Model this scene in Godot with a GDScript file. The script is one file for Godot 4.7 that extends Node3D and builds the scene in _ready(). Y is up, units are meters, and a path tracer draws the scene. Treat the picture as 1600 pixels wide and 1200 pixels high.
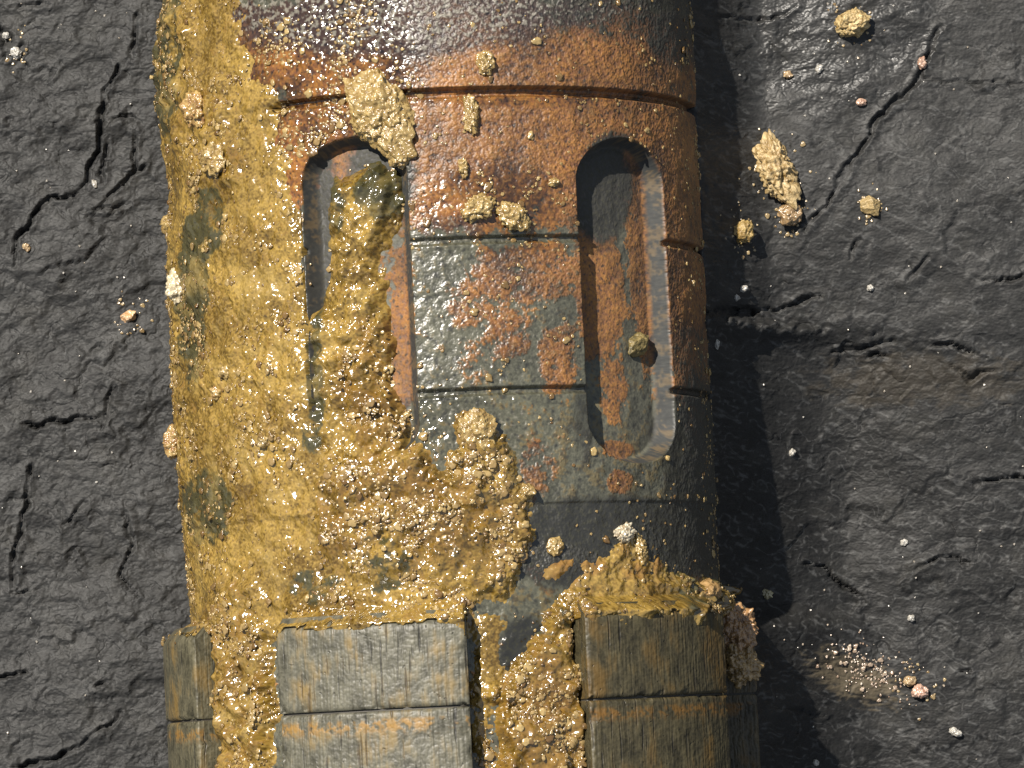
extends Node3D
# A mud-caked steel core-drilling coupling lying on black slaty ground, seen close from above.
# One working unit is a tenth of a millimetre; U turns it into metres.

const U := 0.0001
const R := 412.0            # radius of the coupling
const H := 185.0            # height of its axis above the ground (it is sunk into the ground)
const YAW := 0.05           # the coupling lies a little askew
const AXIS_X := -103.0
const D := 7500.0           # camera distance
const PITCH := 0.0733
const TMAX := 2.18          # half of the finely modelled arc, radians
const V0 := -760.0
const V1 := 760.0
const SLOT := 31.0           # depth of the milled slots
const RP := 459.0           # radius of the reaming pads

const TW := 1440
const TH := 1216
const CW := 226             # coarse fields
const CH := 191

# ground
const GX := 950.0
const GZ := 740.0
const GTW := 1300
const GTH := 1012

var cam_pos := Vector3(0, H + D * cos(PITCH), D * sin(PITCH))
var rng := RandomNumberGenerator.new()
var names := {}
var tool_root: Node3D
var slots := []              # [theta, v top, v bottom]
var pads := []               # [theta left, theta right]
var grooves := []            # [v, half width, depth]
var v_pad := 0.0
var v_joint := 0.0
var v_step := 0.0
var f_rust: PackedFloat32Array
var f_mud: PackedFloat32Array
var f_thick: PackedFloat32Array
var f_wet: PackedFloat32Array
var f_dark: PackedFloat32Array
var f_pale: PackedFloat32Array
var f_olive: PackedFloat32Array
var rows_a := []
var rows_b := []
var rows_c := []
var n_big := FastNoiseLite.new()
var n_mid := FastNoiseLite.new()
var n_fine := FastNoiseLite.new()
var n_cell := FastNoiseLite.new()
var n_cell_big := FastNoiseLite.new()
var n_ridge := FastNoiseLite.new()
var n_seam := FastNoiseLite.new()
var n_plate := FastNoiseLite.new()
var n_warp := FastNoiseLite.new()
var n_grain := FastNoiseLite.new()
var n3 := FastNoiseLite.new()
var n3c := FastNoiseLite.new()
var n3f := FastNoiseLite.new()
var ico := {}
var M := {}
var gh_crack: PackedFloat32Array
var gxs: PackedFloat32Array
var gzs: PackedFloat32Array


func _ready() -> void:
	rng.seed = 7
	camera_and_light()
	noises()
	layout()
	fields()
	materials_plain()
	build_ground()
	build_tool()
	build_pads()
	build_mud()
	build_lumps()
	build_grit()
	build_pebbles()


# ------------------------------------------------------------------ camera, sky, sun
func camera_and_light() -> void:
	var c := Camera3D.new()
	c.name = "camera"
	add_child(c)
	c.fov = rad_to_deg(2.0 * atan(600.0 / D))
	c.near = 0.02
	c.far = 50.0
	c.look_at_from_position(cam_pos * U, Vector3(0, H, 0) * U, Vector3(0, 0, -1))
	c.current = true
	var e := Environment.new()
	e.background_mode = Environment.BG_SKY
	var sky := Sky.new()
	var sm := ProceduralSkyMaterial.new()
	sm.sky_top_color = Color(0.50, 0.54, 0.60)
	sm.sky_horizon_color = Color(0.66, 0.68, 0.69)
	sm.sky_curve = 0.15
	sm.ground_bottom_color = Color(0.12, 0.11, 0.10)
	sm.ground_horizon_color = Color(0.40, 0.40, 0.38)
	sm.sun_angle_max = 1.0
	sky.sky_material = sm
	e.sky = sky
	e.background_energy_multiplier = 0.72
	e.tonemap_mode = Environment.TONE_MAPPER_LINEAR
	e.tonemap_exposure = 1.72
	e.sdfgi_enabled = true
	e.ssao_enabled = true
	e.ssil_enabled = true
	var we := WorldEnvironment.new()
	we.name = "environment"
	we.environment = e
	add_child(we)
	var sun := DirectionalLight3D.new()
	sun.name = "sun"
	sun.light_energy = 1.5
	sun.light_color = Color(1.0, 0.97, 0.925)
	sun.light_angular_distance = 0.5
	sun.shadow_enabled = true
	add_child(sun)
	sun.look_at_from_position(Vector3(-0.46, 1.0, -0.52), Vector3.ZERO, Vector3.UP)


# ------------------------------------------------------------------ helpers
func numbered(called: String) -> String:
	var n: int = names.get(called, 0)
	names[called] = n + 1
	return called if n == 0 else "%s_%03d" % [called, n]


func tag(o: Node3D, label: String, category := "", group := "", kind := "") -> void:
	if label: o.set_meta("label", label)
	if category: o.set_meta("category", category)
	if group: o.set_meta("group", group)
	if kind: o.set_meta("kind", kind)


func noise(n: FastNoiseLite, type: int, wavelength: float, octaves: int, s: int) -> void:
	n.noise_type = type
	n.frequency = 1.0 / wavelength
	n.seed = s
	n.fractal_type = FastNoiseLite.FRACTAL_NONE if octaves <= 1 else FastNoiseLite.FRACTAL_FBM
	n.fractal_octaves = octaves


func noises() -> void:
	noise(n_big, FastNoiseLite.TYPE_SIMPLEX_SMOOTH, 150.0, 4, 11)
	noise(n_mid, FastNoiseLite.TYPE_SIMPLEX_SMOOTH, 38.0, 3, 12)
	noise(n_fine, FastNoiseLite.TYPE_SIMPLEX_SMOOTH, 9.0, 2, 13)
	noise(n_cell, FastNoiseLite.TYPE_CELLULAR, 15.0, 1, 14)
	n_cell.cellular_return_type = FastNoiseLite.RETURN_DISTANCE
	n_cell.cellular_jitter = 1.0
	noise(n_cell_big, FastNoiseLite.TYPE_CELLULAR, 34.0, 1, 15)
	n_cell_big.cellular_return_type = FastNoiseLite.RETURN_DISTANCE
	noise(n_ridge, FastNoiseLite.TYPE_SIMPLEX_SMOOTH, 60.0, 4, 16)
	n_ridge.fractal_type = FastNoiseLite.FRACTAL_RIDGED
	noise(n_warp, FastNoiseLite.TYPE_SIMPLEX_SMOOTH, 70.0, 3, 17)
	noise(n_seam, FastNoiseLite.TYPE_CELLULAR, 80.0, 1, 23)
	n_seam.cellular_return_type = FastNoiseLite.RETURN_DISTANCE2_SUB
	noise(n_plate, FastNoiseLite.TYPE_CELLULAR, 70.0, 1, 22)
	n_plate.cellular_return_type = FastNoiseLite.RETURN_CELL_VALUE
	noise(n_grain, FastNoiseLite.TYPE_SIMPLEX_SMOOTH, 4.2, 2, 21)
	noise(n3, FastNoiseLite.TYPE_SIMPLEX_SMOOTH, 1.0, 3, 18)
	noise(n3c, FastNoiseLite.TYPE_CELLULAR, 1.0, 1, 19)
	n3c.cellular_return_type = FastNoiseLite.RETURN_DISTANCE
	noise(n3f, FastNoiseLite.TYPE_SIMPLEX_SMOOTH, 9.0, 3, 20)


func to_local_tool(p: Vector3) -> Vector3:
	var q := p - Vector3(AXIS_X, H, 0)
	return Vector3(q.x * cos(YAW) - q.z * sin(YAW), q.y, q.x * sin(YAW) + q.z * cos(YAW))


func from_local_tool(p: Vector3) -> Vector3:
	return Vector3(p.x * cos(YAW) + p.z * sin(YAW) + AXIS_X, p.y + H, -p.x * sin(YAW) + p.z * cos(YAW))


func sight(x: float, y: float) -> Vector3:      # direction of a sight line, for measuring up the photograph
	return Vector3(0, -cos(PITCH), -sin(PITCH)) * D + Vector3(x - 800.0, 0, 0) + Vector3(0, sin(PITCH), -cos(PITCH)) * (600.0 - y)


func on_tool(x: float, y: float, r := R) -> Vector2:   # (theta, v) on the coupling
	var o := to_local_tool(cam_pos)
	var d := to_local_tool(cam_pos + sight(x, y)) - o
	var a := d.x * d.x + d.y * d.y
	var b := o.x * d.x + o.y * d.y
	var c := o.x * o.x + o.y * o.y - r * r
	var t := (-b - sqrt(maxf(b * b - a * c, 0.0))) / a
	var p := o + d * t
	return Vector2(atan2(p.x, p.y), p.z)


func on_ground(x: float, y: float, above := 0.0) -> Vector2:
	var d := sight(x, y)
	var p := Vector3.ZERO
	for k in 3:
		p = cam_pos + d * ((ground_h(p.x, p.z) + above - cam_pos.y) / d.y)
	return Vector2(p.x, p.z)


func seen_at(p: Vector3) -> Vector2:
	var q := p - cam_pos
	var depth := q.dot(Vector3(0, -cos(PITCH), -sin(PITCH)))
	return Vector2(800.0 + D * q.x / depth, 600.0 - D * q.dot(Vector3(0, sin(PITCH), -cos(PITCH))) / depth)


func cyl(th: float, v: float, r: float) -> Vector3:
	return Vector3(sin(th) * r, cos(th) * r, v)


func sstep(a: float, b: float, x: float) -> float:
	var t := clampf((x - a) / (b - a), 0.0, 1.0)
	return t * t * (3.0 - 2.0 * t)


func mesh_from(v: PackedVector3Array, n: PackedVector3Array, uv: PackedVector2Array, c: PackedColorArray, idx: PackedInt32Array) -> ArrayMesh:
	# keeps only the vertices that are used
	var to := PackedInt32Array()
	to.resize(v.size())
	to.fill(-1)
	var v2 := PackedVector3Array()
	var n2 := PackedVector3Array()
	var uv2 := PackedVector2Array()
	var c2 := PackedColorArray()
	var id2 := PackedInt32Array()
	id2.resize(idx.size())
	for k in idx.size():
		var i := idx[k]
		if to[i] < 0:
			to[i] = v2.size()
			v2.append(v[i] * U)
			n2.append(n[i])
			if uv.size(): uv2.append(uv[i])
			if c.size(): c2.append(c[i])
		id2[k] = to[i]
	var a := []
	a.resize(Mesh.ARRAY_MAX)
	a[Mesh.ARRAY_VERTEX] = v2
	a[Mesh.ARRAY_NORMAL] = n2
	if uv.size(): a[Mesh.ARRAY_TEX_UV] = uv2
	if c.size(): a[Mesh.ARRAY_COLOR] = c2
	a[Mesh.ARRAY_INDEX] = id2
	var m := ArrayMesh.new()
	m.add_surface_from_arrays(Mesh.PRIMITIVE_TRIANGLES, a)
	return m


func put(called: String, mesh: Mesh, mat: Material, parent: Node) -> MeshInstance3D:
	var o := MeshInstance3D.new()
	o.name = numbered(called) if parent == self else called
	o.mesh = mesh
	o.material_override = mat
	parent.add_child(o, true)
	return o


func grid_normals(p: PackedVector3Array, nx: int, ny: int) -> PackedVector3Array:
	var n := PackedVector3Array()
	n.resize(p.size())
	for j in ny:
		var ju := maxi(j - 1, 0) * nx
		var jd := mini(j + 1, ny - 1) * nx
		for i in nx:
			var dx := p[j * nx + mini(i + 1, nx - 1)] - p[j * nx + maxi(i - 1, 0)]
			var dz := p[jd + i] - p[ju + i]
			n[j * nx + i] = dz.cross(dx).normalized()
	return n


func span(a: float, b: float, step: float) -> PackedFloat32Array:
	var n := maxi(1, int(ceil((b - a) / step)))
	var out := PackedFloat32Array()
	for i in n + 1:
		out.append(lerpf(a, b, float(i) / n))
	return out


func tex8(rows: Array, w: int, h: int) -> ImageTexture:
	var bytes := PackedByteArray()
	for r in rows:
		bytes.append_array(r)
	return ImageTexture.create_from_image(Image.create_from_data(w, h, false, Image.FORMAT_RGB8, bytes))


func texl(rows: Array, w: int, h: int) -> ImageTexture:
	var bytes := PackedByteArray()
	for r in rows:
		bytes.append_array(r)
	return ImageTexture.create_from_image(Image.create_from_data(w, h, false, Image.FORMAT_L8, bytes))


func texf(rows: Array, w: int, h: int) -> ImageTexture:
	var bytes := PackedByteArray()
	for r in rows:
		bytes.append_array(r.to_byte_array())
	return ImageTexture.create_from_image(Image.create_from_data(w, h, false, Image.FORMAT_RF, bytes))


func srgb8(x: float) -> int:
	x = clampf(x, 0.0, 1.0)
	return int((1.055 * pow(x, 0.41667) - 0.055) * 255.0) if x > 0.0031308 else int(x * 12.92 * 255.0)


func run_rows(f: Callable, n: int) -> void:
	for a in [rows_a, rows_b, rows_c]:
		a.clear()
		a.resize(n)
	var id := WorkerThreadPool.add_group_task(f, n, -1, true)
	WorkerThreadPool.wait_for_group_task_completion(id)


# ------------------------------------------------------------------ measured layout
func v_of(y: float) -> float:
	return on_tool(697.0 + (y - 600.0) * 0.05, y).y


func layout() -> void:
	grooves = [[v_of(146.0), 7.0, 14.0], [v_of(377.0), 5.5, 9.0], [v_of(614.0), 5.5, 9.0]]
	v_step = v_of(792.0)
	v_pad = on_tool(720.0, 950.0, RP).y
	v_joint = on_tool(720.0, 1103.0, RP).y
	for s in [[910.0, 1046.0, 216.0, 724.0], [480.0, 646.0, 214.0, 728.0]]:
		var l := on_tool(s[0], 470.0).x
		var r := on_tool(s[1], 470.0).x
		var th := (l + r) / 2.0
		var vt := on_tool((s[0] + s[1]) / 2.0, s[2]).y
		var vb := on_tool((s[0] + s[1]) / 2.0, s[3]).y
		slots.append([th, vt, vb, (r - l) / 2.0 * R])
	var gap: float = slots[0][0] - slots[1][0]
	slots.append([slots[1][0] - gap, slots[1][1], slots[1][2], slots[1][3]])
	slots.append([slots[0][0] + gap, slots[0][1], slots[0][2], slots[0][3]])
	var l1 := on_tool(432.0, 1050.0, RP).x
	var r1 := on_tool(732.0, 1050.0, RP).x
	var l2 := on_tool(919.0, 1050.0, RP).x
	var r2 := on_tool(1137.0, 1050.0, RP).x
	pads = [[l1, r1], [l2, r2], [l1 - 1.09, r1 - 1.085], [l2 + 1.09, r2 + 1.09]]


func slot_depth(th: float, v: float) -> float:
	var best := 0.0
	for k in slots.size():
		if k == 2: continue     # packed full of mud
		var s: Array = slots[k]
		var half: float = s[3]
		var x: float = (th - s[0]) * R
		if absf(x) > half + 4.0: continue
		var cy := clampf(v, s[1] + half * 0.72, s[2] - half * 0.72)
		var dy: float = (v - cy) / 0.72
		var e := half - sqrt(x * x + dy * dy)
		if e > 0.0:
			best = maxf(best, SLOT * (1.0 - pow(1.0 - minf(e / 17.0, 1.0), 1.8)))
	return best


func tool_r(th: float, v: float, grooved := true) -> float:
	var r := R
	for g in grooves:
		if grooved: r -= g[2] * (1.0 - sstep(g[1] - 2.5, g[1] + 1.5, absf(v - g[0])))
	if v < grooves[0][0]: r += 2.0
	r -= 3.0 * sstep(v_step - 2.0, v_step + 2.0, v)
	r -= 8.0 * (1.0 - sstep(-640.0, -560.0, v))
	return minf(r, R - slot_depth(th, v)) if v > grooves[0][0] else r


func uneven(th: float, v: float) -> float:
	return n_mid.get_noise_2d(th * R, v) * 1.2 + n_big.get_noise_2d(th * R, v) * 1.5


func pad_r(th: float, v: float) -> float:      # 0 where there is no pad
	if v < v_pad - 8.0: return 0.0
	for p in pads:
		if th > p[0] and th < p[1]:
			return minf(RP, R + (v - v_pad + 8.0) * 2.2)
	return 0.0


# ------------------------------------------------------------------ where rust, mud and wet lie
func blob(x: float, y: float, list: Array) -> float:
	var best := 0.0
	for b in list:
		var dx: float = (x - b[0]) / b[2]
		var dy: float = (y - b[1]) / b[3]
		var d := dx * dx + dy * dy
		if d < 1.6: best = maxf(best, b[4] * (1.0 - sstep(0.45, 1.6, d)))
	return best


func poly_distance(p: Vector2, poly: PackedVector2Array) -> float:   # positive inside
	var best := 1e9
	var inside := false
	var n := poly.size()
	var b := poly[n - 1]
	for k in n:
		var a := poly[k]
		var ab := b - a
		var t := clampf((p - a).dot(ab) / ab.length_squared(), 0.0, 1.0)
		best = minf(best, p.distance_squared_to(a + ab * t))
		if (a.y > p.y) != (b.y > p.y) and p.x < (b.x - a.x) * (p.y - a.y) / (b.y - a.y) + a.x:
			inside = not inside
		b = a
	return sqrt(best) * (1.0 if inside else -1.0)


func fields() -> void:
	var main := PackedVector2Array([Vector2(100, -200), Vector2(390, -200), Vector2(385, -20), Vector2(376, 60), Vector2(400, 112), Vector2(440, 140), Vector2(436, 220), Vector2(456, 290), Vector2(476, 330), Vector2(484, 410), Vector2(489, 470), Vector2(496, 440), Vector2(495, 360), Vector2(498, 290), Vector2(522, 262), Vector2(575, 246), Vector2(632, 262), Vector2(634, 330), Vector2(606, 372), Vector2(590, 410), Vector2(604, 440), Vector2(614, 520), Vector2(612, 600), Vector2(642, 640), Vector2(655, 690), Vector2(690, 732), Vector2(712, 700), Vector2(716, 652), Vector2(745, 642), Vector2(790, 690), Vector2(815, 735), Vector2(832, 790), Vector2(838, 840), Vector2(815, 900), Vector2(790, 940), Vector2(742, 952), Vector2(736, 968), Vector2(600, 974), Vector2(432, 978), Vector2(431, 1400), Vector2(321, 1400), Vector2(320, 1000), Vector2(300, 985), Vector2(100, 975)])
	var channel := PackedVector2Array([Vector2(905, 900), Vector2(872, 930), Vector2(842, 965), Vector2(818, 1012), Vector2(790, 1050), Vector2(772, 1090), Vector2(768, 1400), Vector2(940, 1400), Vector2(936, 1100), Vector2(922, 1020), Vector2(918, 966), Vector2(1000, 966), Vector2(1140, 962), Vector2(1150, 915), Vector2(1050, 895), Vector2(960, 886)])
	var film := PackedVector2Array([Vector2(737, 965), Vector2(790, 962), Vector2(796, 1060), Vector2(775, 1120), Vector2(770, 1400), Vector2(737, 1400)])
	var band := PackedVector2Array([Vector2(822, 908), Vector2(850, 878), Vector2(900, 866), Vector2(955, 872), Vector2(985, 835), Vector2(1002, 828), Vector2(1045, 892), Vector2(1000, 902), Vector2(905, 890)])
	var rust := [[700, 80, 520, 90, 1.0], [770, 225, 430, 135, 1.0], [1065, 380, 60, 230, 0.9], [822, 425, 95, 50, 0.72], [740, 470, 50, 45, 0.5], [795, 525, 42, 42, 0.62], [872, 560, 34, 60, 0.72], [625, 520, 22, 160, 0.9], [590, 400, 40, 60, 0.55],
		[948, 455, 52, 110, 1.0], [980, 600, 24, 55, 0.7], [980, 702, 34, 16, 0.95], [968, 752, 20, 20, 0.95], [880, 880, 70, 30, 0.8], [1000, 865, 40, 50, 0.6], [1085, 600, 30, 120, 0.6], [840, 740, 30, 50, 0.6], [1090, 800, 30, 130, 0.45], [760, 560, 60, 40, 0.35]]
	var thick := [[590, 600, 70, 110, 30.0], [750, 690, 60, 60, 16.0], [640, 800, 140, 110, 26.0], [740, 850, 100, 80, 16.0], [880, 1010, 60, 90, 26.0], [850, 1150, 90, 110, 34.0], [1030, 930, 110, 34, 7.0], [1110, 925, 50, 40, 22.0], [320, 170, 46, 60, 12.0], [340, 255, 50, 40, 10.0], [285, 120, 30, 140, 12.0], [372, 1100, 55, 200, 20.0], [600, 945, 170, 26, 10.0], [350, 600, 120, 300, 5.0], [280, 560, 25, 200, 9.0]]
	var wet := [[490, 110, 150, 230, 1.0], [600, 690, 120, 100, 1.0], [600, 950, 180, 40, 1.0], [860, 1090, 100, 190, 1.0], [620, 830, 200, 80, 0.7], [990, 930, 130, 40, 0.7], [790, 157, 150, 7, 0.9], [500, 165, 90, 10, 1.0], [790, 626, 150, 9, 0.9], [770, 388, 130, 7, 0.8], [350, 250, 90, 120, 0.9], [700, 560, 120, 160, 0.35], [960, 280, 45, 70, 0.7], [760, 330, 110, 70, 0.7], [740, 660, 120, 60, 0.6]]
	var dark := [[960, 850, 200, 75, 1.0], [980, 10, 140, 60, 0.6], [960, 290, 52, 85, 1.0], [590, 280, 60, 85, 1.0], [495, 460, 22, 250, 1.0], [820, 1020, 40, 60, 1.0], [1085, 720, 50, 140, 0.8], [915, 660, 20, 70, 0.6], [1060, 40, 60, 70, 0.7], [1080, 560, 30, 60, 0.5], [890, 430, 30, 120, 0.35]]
	var pale := [[600, 0, 300, 88, 0.95], [800, 0, 220, 50, 0.7], [700, 360, 60, 25, 0.6], [760, 480, 120, 110, 0.35], [760, 690, 120, 70, 0.45]]
	var olive := [[310, 460, 22, 140, 1.0], [330, 790, 40, 60, 0.9], [330, 350, 30, 60, 0.7], [515, 310, 24, 60, 0.6], [600, 292, 48, 52, 1.0], [494, 560, 11, 120, 0.85], [490, 680, 14, 40, 0.6], [940, 720, 170, 90, 0.6], [270, 60, 25, 160, 0.8], [600, 880, 50, 50, 0.55], [490, 915, 40, 30, 0.7], [700, 860, 60, 60, 0.3], [850, 960, 60, 40, 0.5], [1090, 800, 60, 160, 0.8]]
	f_rust.resize(CW * CH); f_mud.resize(CW * CH); f_thick.resize(CW * CH); f_wet.resize(CW * CH); f_dark.resize(CW * CH); f_pale.resize(CW * CH); f_olive.resize(CW * CH)
	for j in CH:
		var v := lerpf(V0, V1, float(j) / (CH - 1))
		for i in CW:
			var th := lerpf(-TMAX, TMAX, float(i) / (CW - 1))
			var q := seen_at(from_local_tool(cyl(th, v, maxf(R, pad_r(th, v)))))
			if absf(th) > PI / 2.0: q.x += signf(th) * (absf(th) - PI / 2.0) * R   # round the far side: carry on outwards
			var k := j * CW + i
			var md := poly_distance(q, main)
			md = maxf(md, poly_distance(q, channel))
			md = maxf(md, minf(poly_distance(q, film), 14.0))
			md = maxf(md, minf(poly_distance(q, band), 12.0))
			f_mud[k] = md
			f_thick[k] = blob(q.x, q.y, thick)
			f_rust[k] = blob(q.x, q.y, rust)
			f_wet[k] = blob(q.x, q.y, wet)
			f_dark[k] = blob(q.x, q.y, dark)
			f_pale[k] = blob(q.x, q.y, pale)
			f_olive[k] = blob(q.x, q.y, olive)


func at(f: PackedFloat32Array, th: float, v: float) -> float:
	var x := clampf((th + TMAX) / (2.0 * TMAX) * (CW - 1), 0.0, CW - 1.001)
	var y := clampf((v - V0) / (V1 - V0) * (CH - 1), 0.0, CH - 1.001)
	var i := int(x)
	var j := int(y)
	var k := j * CW + i
	return lerpf(lerpf(f[k], f[k + 1], x - i), lerpf(f[k + CW], f[k + CW + 1], x - i), y - j)


# ------------------------------------------------------------------ materials
func std(rough: float, metal := 0.0) -> StandardMaterial3D:
	var m := StandardMaterial3D.new()
	m.roughness = rough
	m.metallic = metal
	return m


func tile_noise(wave: float, octaves: int, s: int, cellular := false, size := 512) -> NoiseTexture2D:
	var n := FastNoiseLite.new()
	noise(n, FastNoiseLite.TYPE_CELLULAR if cellular else FastNoiseLite.TYPE_SIMPLEX_SMOOTH, wave, octaves, s)
	if cellular: n.cellular_return_type = FastNoiseLite.RETURN_DISTANCE
	var t := NoiseTexture2D.new()
	t.width = size
	t.height = size
	t.seamless = true
	t.noise = n
	return t


func materials_plain() -> void:
	var m := std(0.22)
	m.metallic_specular = 1.0
	m.vertex_color_use_as_albedo = true
	m.uv1_triplanar = true
	m.uv1_scale = Vector3.ONE * 110.0
	m.heightmap_enabled = true
	m.heightmap_texture = tile_noise(40.0, 4, 31)
	m.heightmap_scale = 0.022
	M.clod = m
	m = m.duplicate()
	m.roughness = 0.42
	m.metallic_specular = 0.5
	M.dry = m
	m = std(0.22)
	m.metallic_specular = 1.0
	m.vertex_color_use_as_albedo = true
	M.grit = m


func _tool_row(y: int) -> void:
	var v := lerpf(V0, V1, (y + 0.5) / TH)
	var ra := PackedByteArray()
	ra.resize(TW * 3)
	var rb := PackedFloat32Array()
	rb.resize(TW)
	var rc := PackedByteArray()
	rc.resize(TW)
	for x in TW:
		var th := lerpf(-TMAX, TMAX, (x + 0.5) / TW)
		var s := th * R
		var big := n_big.get_noise_2d(s, v)
		var mid := n_mid.get_noise_2d(s, v)
		var fine := n_fine.get_noise_2d(s, v)
		var cell := n_cell.get_noise_2d(s * 1.15 + mid * 5.0, v * 1.15 + fine * 3.0)     # -1 in the middle of a grain
		var dome := clampf(-cell, 0.0, 1.0)
		var gra := n_grain.get_noise_2d(s, v)
		var rust := sstep(0.36, 0.56, at(f_rust, th, v) * 0.95 + big * 0.32 + mid * 0.50 + fine * 0.22 + gra * 0.08)
		var wet := at(f_wet, th, v)
		var dark := at(f_dark, th, v)
		var deep_in := slot_depth(th, v)
		wet *= 1.0 - 0.75 * sstep(1.0, 8.0, deep_in)
		var pale := at(f_pale, th, v)
		var olive := at(f_olive, th, v)
		# bare steel: grey, stained
		var g := 0.105 + 0.04 * mid + 0.035 * fine + 0.04 * big + 0.03 * gra
		var cr := g * 1.05
		var cg := g * 1.03
		var cb := g * 0.73
		var yel := sstep(0.18, 0.5, mid * 0.8 + fine * 0.5 + olive * 0.35)
		cr = lerpf(cr, 0.17, yel * 0.6)
		cg = lerpf(cg, 0.12, yel * 0.6)
		cb = lerpf(cb, 0.04, yel * 0.6)
		var bl := sstep(0.1, 0.6, n_fine.get_noise_2d(s * 0.6 + 900.0, v * 0.6) + mid * 0.3)
		cr *= 1.0 - 0.5 * bl; cg *= 1.0 - 0.5 * bl; cb *= 1.0 - 0.45 * bl
		# rust: orange with dark red and pale ochre specks
		var q := n_fine.get_noise_2d(s * 0.7 - 500.0, v * 0.7)
		var deep := sstep(0.0, 0.6, -big * 0.7 + q * 0.7 + wet * 0.25 + pale * 0.75)
		var rr := lerpf(0.240, 0.090, deep) * (1.0 + 0.45 * fine + 0.3 * mid)
		var rg := lerpf(0.102, 0.041, deep) * (1.0 + 0.50 * fine + 0.3 * mid)
		var rbl := lerpf(0.026, 0.016, deep)
		var ochre := sstep(0.25, 0.6, q * 0.7 + mid * 0.5)
		rr = lerpf(rr, 0.36, ochre * 0.6); rg = lerpf(rg, 0.18, ochre * 0.6); rbl = lerpf(rbl, 0.05, ochre * 0.6)
		var speck := sstep(0.30, 0.62, n_fine.get_noise_2d(s * 0.9 + 70.0, v * 0.9 - 310.0))
		var tone := (1.0 + 0.55 * big) * (1.0 + 0.35 * gra)
		rr *= tone; rg *= tone; rbl *= tone
		var pd := sstep(0.2, 0.8, pale)
		rr = lerpf(rr, 0.045, pd * 0.75); rg = lerpf(rg, 0.028, pd * 0.75); rbl = lerpf(rbl, 0.025, pd * 0.75)
		rr *= 1.0 - 0.75 * speck; rg *= 1.0 - 0.7 * speck; rbl *= 1.0 - 0.5 * speck
		cr = lerpf(cr, rr, rust); cg = lerpf(cg, rg, rust); cb = lerpf(cb, rbl, rust)
		# darker patches and pale specks
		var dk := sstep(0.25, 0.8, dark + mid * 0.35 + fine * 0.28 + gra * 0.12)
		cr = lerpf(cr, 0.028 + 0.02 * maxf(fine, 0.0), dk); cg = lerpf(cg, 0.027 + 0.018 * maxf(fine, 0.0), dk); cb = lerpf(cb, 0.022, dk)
		var pl := sstep(0.50, 0.85, pale * 0.60 + q * 0.55 + fine * 0.45 + gra * 0.2) * (0.3 + 0.55 * pale)
		cr = lerpf(cr, 0.27, pl); cg = lerpf(cg, 0.25, pl); cb = lerpf(cb, 0.205, pl)
		cr *= 0.74; cg *= 0.74; cb *= 0.72
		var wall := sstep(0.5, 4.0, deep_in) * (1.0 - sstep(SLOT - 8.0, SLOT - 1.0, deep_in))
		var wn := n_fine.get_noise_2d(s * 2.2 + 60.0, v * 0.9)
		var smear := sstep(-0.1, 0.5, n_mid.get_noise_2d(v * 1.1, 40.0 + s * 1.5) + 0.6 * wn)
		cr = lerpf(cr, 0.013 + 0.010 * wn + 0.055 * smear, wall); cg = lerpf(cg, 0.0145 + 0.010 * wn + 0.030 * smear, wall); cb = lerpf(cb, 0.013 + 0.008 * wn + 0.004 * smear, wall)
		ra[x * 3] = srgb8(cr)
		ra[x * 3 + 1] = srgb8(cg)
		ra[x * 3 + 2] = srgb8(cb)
		# relief in units, roughness
		var peb := wet * wet
		var calm := (1.0 - 0.5 * sstep(2.0, 8.0, deep_in)) * (1.0 - 0.55 * wall)
		var grain := gra
		rb[x] = 0.5 + calm * (fine * lerpf(0.45, 0.15, wet) + mid * lerpf(0.7, 0.4, wet) + grain * lerpf(0.35, 0.06, wet) + rust * (1.0 - 0.7 * wet) * (0.4 + 0.5 * fine + 0.3 * grain) + (wet * 1.5 + 1.3 * sstep(0.75, 1.0, wet)) * dome * dome + pl * 0.5 * (1.0 - wet)) / 20.0
		rc[x] = int(255.0 * clampf(lerpf(0.44 - 0.32 * wet + 0.14 * rust * (1.0 - wet) + 0.12 * fine + 0.28 * sstep(1.0, 8.0, deep_in), 0.78, wall), 0.09, 0.9))
	rows_a[y] = ra
	rows_b[y] = rb
	rows_c[y] = rc


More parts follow.
